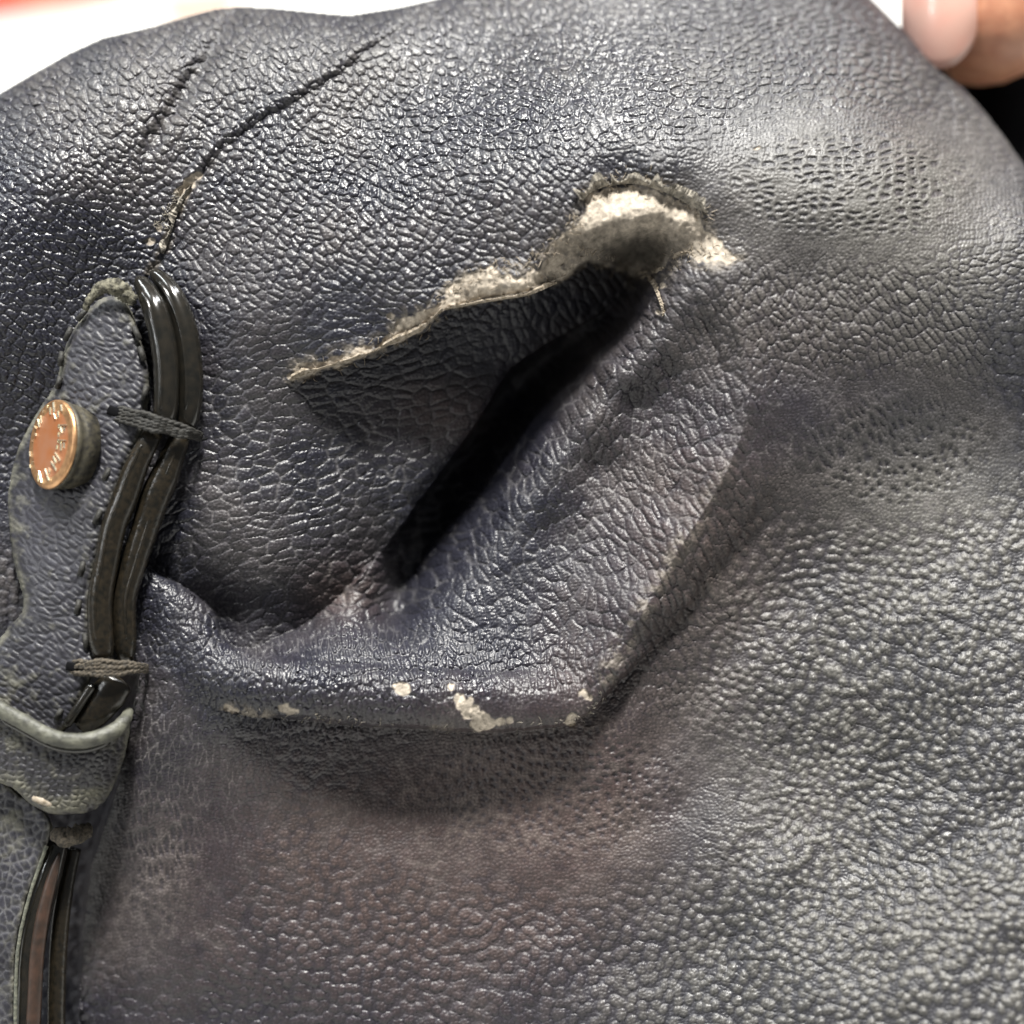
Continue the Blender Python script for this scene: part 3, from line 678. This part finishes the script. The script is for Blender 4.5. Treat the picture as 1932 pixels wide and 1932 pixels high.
# stitches
for a, b in (((163, 584), (146, 604)), ((134, 618), (123, 642)), ((117, 664), (113, 690)), ((113, 712), (108, 732)), ((252, 616), (264, 642)), ((264, 655), (272, 680)), ((276, 728), (270, 756)), ((190, 962), (178, 988)), ((158, 1060), (150, 1086)),
             ((150, 1132), (144, 1158)), ((196, 906), (206, 884)), ((116, 1338), (106, 1356)), ((160, 1195), (163, 1222))):
    p, q = np.array(a), np.array(b); m = (p + q) / 2
    hh = [float(RT(*c)) for c in (p, m, q)]
    tube('stitch', [(p[0], p[1], hh[0] - 3), (m[0], m[1], hh[1] + 5), (q[0], q[1], hh[2] - 3)], 5.5, M_THREAD, tab, n=8, sm=5, taper=True, rough=0.2)
# thread wound round the edge
def winding(name, a, b, top, n, width, mat, seed):
    r = np.random.default_rng(seed); root = None
    a = np.array(a, float); b = np.array(b, float); d = b - a; nn = np.array([-d[1], d[0]]) / np.linalg.norm(d)
    for i in range(n):
        o = (i / (n - 1) - 0.5) * width
        pts = []
        for t in np.linspace(0, 1, 9):
            p = a + d * t + nn * (o * (0.35 + 0.65 * math.sin(math.pi * min(1, 0.25 + t * 0.75))) + r.normal(0, 1.7))
            pts.append((p[0], p[1], np.interp(t, (0, 0.12, 0.3, 0.5, 0.72, 0.9, 1.0), top) + r.normal(0, 0.8)))
        # two-ply twist
        c = catmull(pts, 6); tt = np.linspace(0, 1, len(c)); ro = 3.0
        for ph_ in (0, math.pi):
            z = c.copy(); z[:, 0] += nn[0] * ro * 0.55 * np.cos(tt * 46 + ph_); z[:, 1] += nn[1] * ro * 0.55 * np.cos(tt * 46 + ph_); z[:, 2] += ro * 0.55 * np.sin(tt * 46 + ph_)
            v, q = tube_geo(P3(z[:, 0], z[:, 1], z[:, 2]), 3.5 * UNIT, 6)
            poly_obj(name, v, q, mat, tab)
winding('thread', (207, 775), (380, 824), (-2, 10, 34, 47, 30, 14, -22), 5, 26, M_THREAD, 1)
winding('thread', (132, 1260), (278, 1260), (14, 26, 44, 50, 38, 18, -22), 5, 26, M_THREAD_DUSTY, 2)
tube('eyelet_hole', [(203, 772, float(RT(203, 772)) + 1), (214, 776, float(RT(214, 776)) + 2), (226, 779, float(RT(226, 779)) + 1)], 9, M_DARK, tab, n=10, flat=0.25, taper=True)
tube('eyelet_hole', [(124, 1256, float(RT(124, 1256)) + 1), (136, 1258, float(RT(136, 1258)) + 2), (150, 1260, float(RT(150, 1260)) + 1)], 8, M_DARK, tab, n=10, flat=0.25, taper=True)
# strip between the second winding and the keeper
tube('edge_strip', [(226, 1278, 8), (205, 1310, 10), (176, 1345, 8), (146, 1372, 2)], [30, 34, 30, 20], M_EDGE_DUSTY, tab, n=14, flat=0.5, taper=True)
tube('edge_ridge', [(176, 1290, 26), (158, 1318, 26), (140, 1346, 22), (124, 1370, 14)], 9, M_EDGE, tab, n=10, taper=True)

# rivet
def build_rivet():
    til = math.radians(47); mj = np.array([0.147, 0.989]); mn = np.array([-0.989, 0.147])
    ax = np.array([mn[0] * math.sin(til), mn[1] * math.sin(til), math.cos(til)])
    e1 = np.array([mj[0], mj[1], 0.0]); e2 = np.cross(ax, e1)
    cx, cy, ch = 95.0, 838.0, 5.0
    k = (DIST - ch) / DIST; c0 = np.array([(cx - 966) * k, (966 - cy) * k, ch])
    def W(a, b, z):                                             # disc coordinates to world
        a = np.asarray(a, float); b = np.asarray(b, float); z = np.asarray(z, float)
        p = c0 + a[..., None] * e1 + b[..., None] * e2 + z[..., None] * ax
        return ORG + UNIT * (p[..., :1] * AX_U + p[..., 1:2] * AX_V + p[..., 2:] * AX_W)
    def lathe(name, prof, mat, par, n=64):
        th = np.linspace(0, 2 * np.pi, n, endpoint=False); V = []; q = []
        for r, z in prof: V.append(W(r * np.cos(th), r * np.sin(th), np.full(n, z)))
        m = len(prof); V = np.array(V).reshape(-1, 3)
        for i in range(m - 1):
            for j in range(n): q.append((i * n + j, i * n + (j + 1) % n, (i + 1) * n + (j + 1) % n, (i + 1) * n + j))
        q.append(tuple(range(n))[::-1]); q.append(tuple(range((m - 1) * n, m * n)))
        me_v = V; o = poly_obj(name, me_v, q, mat, par)
        return o
    R = 85.0
    riv = lathe('rivet', [(R - 4, -60), (R - 3, -30), (R - 5, -24), (R - 1, -20), (R + 1, -12), (R - 1, -8)], M_BRASS, bag)
    lathe('rim', [(R - 1, -9), (R + 0.5, -6), (R, -2.5), (R - 4, -0.3), (R - 8, 0)], M_GOLD, riv)
    lathe('face_plate', [(R - 7, -3), (R - 9, -0.5), (R - 13, -0.2), (R - 30, 0.3), (R - 46, 0.2), (20, 0.1), (1, 0.1)], M_COPPER, riv)
    # raised letter strokes as they stand round the face
    Z = 0.10365
    strokes = [((660, 200), (690, 380), 34), ((585, 290), (600, 420), 26), ((680, 390), (730, 510), 22), ((855, 260), (880, 370), 30), ((790, 370), (800, 480), 34), ((530, 240), (515, 290), 18), ((425, 330), (410, 375), 22),
               ((355, 430), (380, 570), 26), ((285, 490), (330, 640), 30), ((205, 610), (245, 660), 20), ((245, 750), (255, 800), 24), ((170, 860), (165, 900), 18), ((110, 1080), (125, 1170), 30), ((130, 1320), (140, 1390), 28), ((205, 1270), (180, 1330), 14),
               ((825, 610), (820, 680), 28), ((830, 625), (1020, 630), 20), ((870, 660), (900, 770), 40), ((960, 670), (955, 730), 34), ((830, 760), (830, 840), 24),
               ((825, 880), (825, 950), 26), ((840, 900), (1010, 910), 20), ((890, 930), (900, 1090), 30), ((970, 950), (975, 1050), 32), ((800, 990), (795, 1060), 30),
               ((760, 1125), (890, 1270), 34), ((715, 1195), (790, 1310), 40), ((670, 1285), (800, 1440), 38), ((520, 1415), (630, 1630), 36), ((640, 1440), (635, 1500), 28), ((610, 1400), (640, 1450), 16),
               ((370, 1450), (455, 1670), 34), ((365, 1480), (365, 1640), 18)]
    for (x1, y1), (x2, y2), wd in strokes:
        pts = []
        for x, y in ((x1, y1), (x2, y2)):
            d = np.array([x * Z + 31.3 - cx, -(y * Z + 738.2 - cy)])
            pts.append((d @ mj, -(d @ np.array([0.989, -0.147])) * 0 + (d @ mn) / math.cos(til)))
        # sign of e2 on screen
        sgn = 1.0 if (e2[0] * mn[0] + e2[1] * mn[1]) > 0 else -1.0
        a = np.array([(p[0], p[1] * sgn) for p in pts]); d = a[1] - a[0]; L = np.linalg.norm(d) + 1e-6; d /= L; nn = np.array([-d[1], d[0]]); w = wd * Z * 0.62
        a0, a1 = a[0] - d * 0.6, a[1] + d * 0.6
        base = [a0 - nn * w, a0 + nn * w, a1 + nn * w, a1 - nn * w]; topp = [a0 - nn * w * .45 + d * 0.8, a0 + nn * w * .45 + d * 0.8, a1 + nn * w * .45 - d * 0.8, a1 - nn * w * .45 - d * 0.8]
        V = np.array([W(p[0], p[1], -0.6) for p in base] + [W(p[0], p[1], 3.2) for p in topp])
        poly_obj('letter_stroke', V, [(0, 1, 5, 4), (1, 2, 6, 5), (2, 3, 7, 6), (3, 0, 4, 7), (4, 5, 6, 7)], M_SILVER, riv, smooth=False)
build_rivet()

# ------------------------------------------------------------------ keeper loop and strap below it
KEEP = [(-60, 1290), (0, 1330), (40, 1352), (91, 1378), (130, 1384), (170, 1380), (207, 1368), (236, 1344), (247, 1350), (243, 1400), (230, 1446), (212, 1490), (190, 1520), (155, 1535), (98, 1536), (60, 1520), (20, 1486), (-60, 1450)]
ctl_K = [(-40, 1310, 10), (40, 1360, 34), (130, 1395, 46), (207, 1375, 30), (240, 1350, -6), (240, 1400, -20), (200, 1440, 20), (130, 1450, 44), (40, 1420, 32), (-40, 1390, 12), (130, 1520, 26), (190, 1510, -10), (60, 1500, 24), (-40, 1450, 4), (225, 1450, -26)]
keeper = sheet('keeper_loop', KEEP, ctl_K, bag, 16, 60, seed=33, ang=0, cell=(15, 10), net_w=0.3, tone=(0.9, 0.85, 0.8), amp=4.0,
               dusty=lambda X, Y: 0.85 * sstep(34, 10, seg_dist(X, Y, [(-60, 1450), (20, 1480), (60, 1510), (110, 1526), (190, 1500)])[0]) + 0.7 * blob(X, Y, 20, 1390, 80, 30) + 0.4 * blob(X, Y, 200, 1400, 40, 40) - 0.2)
rim = [(-50, 1304, 22), (0, 1338, 36), (40, 1360, 46), (91, 1388, 56), (130, 1398, 60), (170, 1396, 56), (210, 1382, 42), (234, 1360, 20), (243, 1340, -8)]
tube('loop_rim', rim, [14, 15, 15, 15, 15, 15, 15, 13, 9], M_RIM, keeper, n=14, flat=0.8, rough=0.1)
tube('loop_edge', [(x, y + 15, h - 4) for x, y, h in rim[1:-2]], 8, M_EDGE, keeper, n=10, taper=True)
tube('leather_chip', [(60, 1505, 36), (78, 1512, 38), (98, 1520, 34)], [4, 6.5, 3], M_SUEDE, keeper, n=8, flat=0.6, taper=True, rough=0.3)
STRAP = [(-80, 1500), (40, 1500), (96, 1545), (92, 1590), (74, 1640), (52, 1700), (36, 1770), (30, 1830), (28, 2000), (30, 2250), (26, 2500), (-80, 2500)]
ctl_ST = [(-60, 1520, -40), (60, 1530, -30), (80, 1590, -34), (-60, 1700, -60), (40, 1720, -40), (24, 1850, -48), (-60, 1970, -70), (20, 1970, -56), (-60, 2500, -120), (20, 2500, -110)]
strap = sheet('strap', STRAP, ctl_ST, bag, 14, 50, seed=45, ang=70, cell=(19, 14), net_w=0.5, dusty=lambda X, Y: 0.5 * blob(X, Y, 10, 1560, 60, 60) + 0.25 * sstep(1700, 1950, Y) - 0.2)
tube('edge_thread', [(88, 1596, -30), (76, 1630, -30), (56, 1690, -32), (38, 1765, -36), (31, 1830, -40), (29, 1960, -46), (30, 2200, -80), (27, 2490, -108)], 3.6, M_PALE, strap, n=8, rough=0.3)
tube('edge_strip', [(110, 1590, -64), (96, 1640, -60), (76, 1710, -58), (62, 1780, -58), (56, 1850, -62), (52, 1970, -70), (54, 2200, -95), (52, 2490, -125)], [20, 24, 26, 25, 25, 26, 26, 24], M_EDGE, strap, n=14, flat=0.8)
tube('raw_edge', [(112, 1610, -44), (96, 1665, -40), (80, 1730, -38), (70, 1800, -40), (66, 1870, -42), (62, 1970, -50), (64, 2200, -76), (62, 2490, -106)], [6, 11, 13, 14, 14, 14, 14, 12], M_BROWN, strap, n=12, flat=0.6, taper=True)
tube('edge_strip', [(140, 1600, -110), (126, 1660, -104), (114, 1740, -100), (108, 1830, -100), (106, 1970, -110), (108, 2200, -135), (104, 2490, -165)], [14, 16, 18, 18, 18, 18, 17], M_EDGE_DUSTY, strap, n=14, flat=0.8)
tube('knot', [(100, 1566, -36), (120, 1580, -26), (145, 1574, -34), (172, 1560, -60)], [10, 18, 18, 12], M_THREAD_DUSTY, strap, n=12, flat=0.8, rough=0.5, seed=9, taper=True)

# black sheet behind the held edge: dark leather with the hand's shade painted in
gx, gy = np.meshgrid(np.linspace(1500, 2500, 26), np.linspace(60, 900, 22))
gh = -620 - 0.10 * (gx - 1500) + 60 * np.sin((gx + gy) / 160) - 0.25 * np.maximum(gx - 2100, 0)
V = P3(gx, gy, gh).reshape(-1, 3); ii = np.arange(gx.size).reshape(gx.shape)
mesh_np('rear_shade_sheet', V, np.stack([ii[1:, :-1], ii[1:, 1:], ii[:-1, 1:], ii[:-1, :-1]], -1).reshape(-1, 4), M_DARK, bag)

# ------------------------------------------------------------------ hand holding the bag's edge
def build_hand():
    def L(x, y, h): return Vector(P3(x, y, h))
    J = {'t0': (1842, 172, -500), 't1': (1862, -40, -510), 't2': (1870, -260, -560), 't3': (1990, -480, -700), 'w': (2260, -900, -900), 'p': (2130, -560, -900), 'arm': (2500, -1500, -900)}
    me = bpy.data.meshes.new('hand'); bm = bmesh.new(); vs = {}; rad = {}
    def add(k, p, r):
        vs[k] = bm.verts.new(L(*p) - Vector(L(*J['w']))); rad[k] = r
    lay = bm.verts.layers.skin.verify()
    add('arm', J['arm'], 0.024); add('w', J['w'], 0.020); add('p', J['p'], 0.019)
    add('t3', J['t3'], 0.0125); add('t2', J['t2'], 0.0105); add('t1', J['t1'], 0.0108); add('t0', J['t0'], 0.0092)
    E = [('arm', 'w'), ('w', 'p'), ('w', 't3'), ('t3', 't2'), ('t2', 't1'), ('t1', 't0')]
    for i, (dx, ln) in enumerate(((-120, 1.0), (0, 1.08), (120, 1.0), (230, 0.8))):
        b = (2080 + dx, -420, -1010 - abs(dx) * 0.1)
        kk = []
        for j, (f, dh, r) in enumerate(((0, 0, 0.0095), (330, -60, 0.0085), (560, 20, 0.0078), (720, 110, 0.0065))):
            k = 'f%d%d' % (i, j); add(k, (b[0] - 0.25 * f * ln, b[1] + f * ln, b[2] + dh), r); kk.append(k)
        E += [('p', kk[0]), (kk[0], kk[1]), (kk[1], kk[2]), (kk[2], kk[3])]
    for a, b in E: bm.edges.new((vs[a], vs[b]))
    for k, v in vs.items():
        v[lay].radius = (rad[k], rad[k]); v[lay].use_root = (k == 'w')
    bm.to_mesh(me); bm.free()
    skin = mat_simple('skin', (0.58, 0.28, 0.17), 0.45, nscale=500, bump=0.25, color2=(0.46, 0.20, 0.12), dist=0.0004)
    b = skin.node_tree.nodes['Principled BSDF']; b.inputs['Subsurface Weight'].default_value = 0.15
    b.inputs['Subsurface Radius'].default_value = (0.004, 0.0015, 0.0008)
    me.materials.append(skin)
    o = bpy.data.objects.new('hand', me); COL.objects.link(o); o.location = L(*J['w'])
    tag(o, "person's hand gripping the bag's edge, pale pink thumbnail showing", 'hand')
    m = o.modifiers.new('skin', 'SKIN'); m.use_smooth_shade = True
    s2 = o.modifiers.new('sub', 'SUBSURF'); s2.levels = 2; s2.render_levels = 2
    # thumbnail: a curved plate on the thumb's near side
    nail = mat_simple('fingernail', (0.58, 0.32, 0.26), 0.35, nscale=300, bump=0.05, color2=(0.56, 0.34, 0.28), coat=0.3)
    u, v = np.meshgrid(np.linspace(-1, 1, 15), np.linspace(-1, 1, 15))
    x = 1772 + 72 * u; y = 2 + 128 * v * np.sqrt(1 - 0.75 * u * u); hgt = -350 + 30 * u - 40 * u * u - 30 * np.clip(v, 0, 1) ** 2
    top = P3(x, y, hgt).reshape(-1, 3); bot = P3(x, y, hgt - 14).reshape(-1, 3); n = 15
    ii = np.arange(n * n).reshape(n, n); q = [tuple(f) for f in np.stack([ii[1:, :-1], ii[1:, 1:], ii[:-1, 1:], ii[:-1, :-1]], -1).reshape(-1, 4)]
    q += [tuple(k + n * n for k in f[::-1]) for f in q]
    ring = list(ii[0, :]) + list(ii[1:, -1]) + list(ii[-1, -2::-1]) + list(ii[-2:0, 0])
    for i in range(len(ring)):
        a, c = ring[i], ring[(i + 1) % len(ring)]; q.append((a, c, c + n * n, a + n * n))
    poly_obj('thumbnail', np.vstack([top, bot]), q, nail, o, off=np.array(L(*J['w'])))
    return o
build_hand()

# ------------------------------------------------------------------ table and what lies on it far behind
def on_table(x, y, z=0.0):
    c = ORG + AX_W * DIST * UNIT; d = P3(x, y, 0.0) - c
    t = (z - c[2]) / d[2]; return c + d * t
M_TABLE = mat_simple('white_laminate', (0.50, 0.50, 0.48), 0.6, nscale=40, nvar=0.04, bump=0.02)
tb = poly_obj('table_top', [(-2, -1, 0), (2, -1, 0), (2, 3, 0), (-2, 3, 0), (-2, -1, -0.03), (2, -1, -0.03), (2, 3, -0.03), (-2, 3, -0.03)],
              [(0, 1, 2, 3), (7, 6, 5, 4), (0, 4, 5, 1), (1, 5, 6, 2), (2, 6, 7, 3), (3, 7, 4, 0)], M_TABLE, smooth=False)
tag(tb, kind='structure')
def slab(name, corners, thick, mat, label, cat):
    p = [on_table(*c, z=0.0005) for c in corners]; n = len(p)
    o_ = np.mean(p, axis=0); V = [a for a in p] + [a + np.array([0, 0, thick]) for a in p]
    f = [tuple(range(n))[::-1], tuple(range(n, 2 * n))] + [(i, (i + 1) % n, n + (i + 1) % n, n + i) for i in range(n)]
    me = bpy.data.meshes.new(name); me.from_pydata([tuple(v - o_) for v in V], [], f); me.update(); me.materials.append(mat)
    o = bpy.data.objects.new(name, me); COL.objects.link(o); o.location = o_
    b = o.modifiers.new('bevel', 'BEVEL'); b.width = thick * 0.2; b.segments = 2
    return tag(o, label, cat)
M_RED = mat_simple('red_print', (0.48, 0.02, 0.015), 0.9, spec=0.1, nscale=60, bump=0, color2=(0.55, 0.12, 0.06))
M_BEIGE = mat_simple('beige_card', (0.46, 0.36, 0.29), 0.9, nscale=20, nvar=0.1, bump=0.02)
slab('leaflet', [(-160, -60), (300, -110), (246, -6), (150, 14), (-160, 58)], 0.002, M_RED, 'red printed leaflet lying flat on the white table', 'leaflet')
slab('card', [(300, -40), (455, -40), (450, 40), (310, 52)], 0.004, M_BEIGE, 'small beige card lying on the white table behind the bag', 'card')
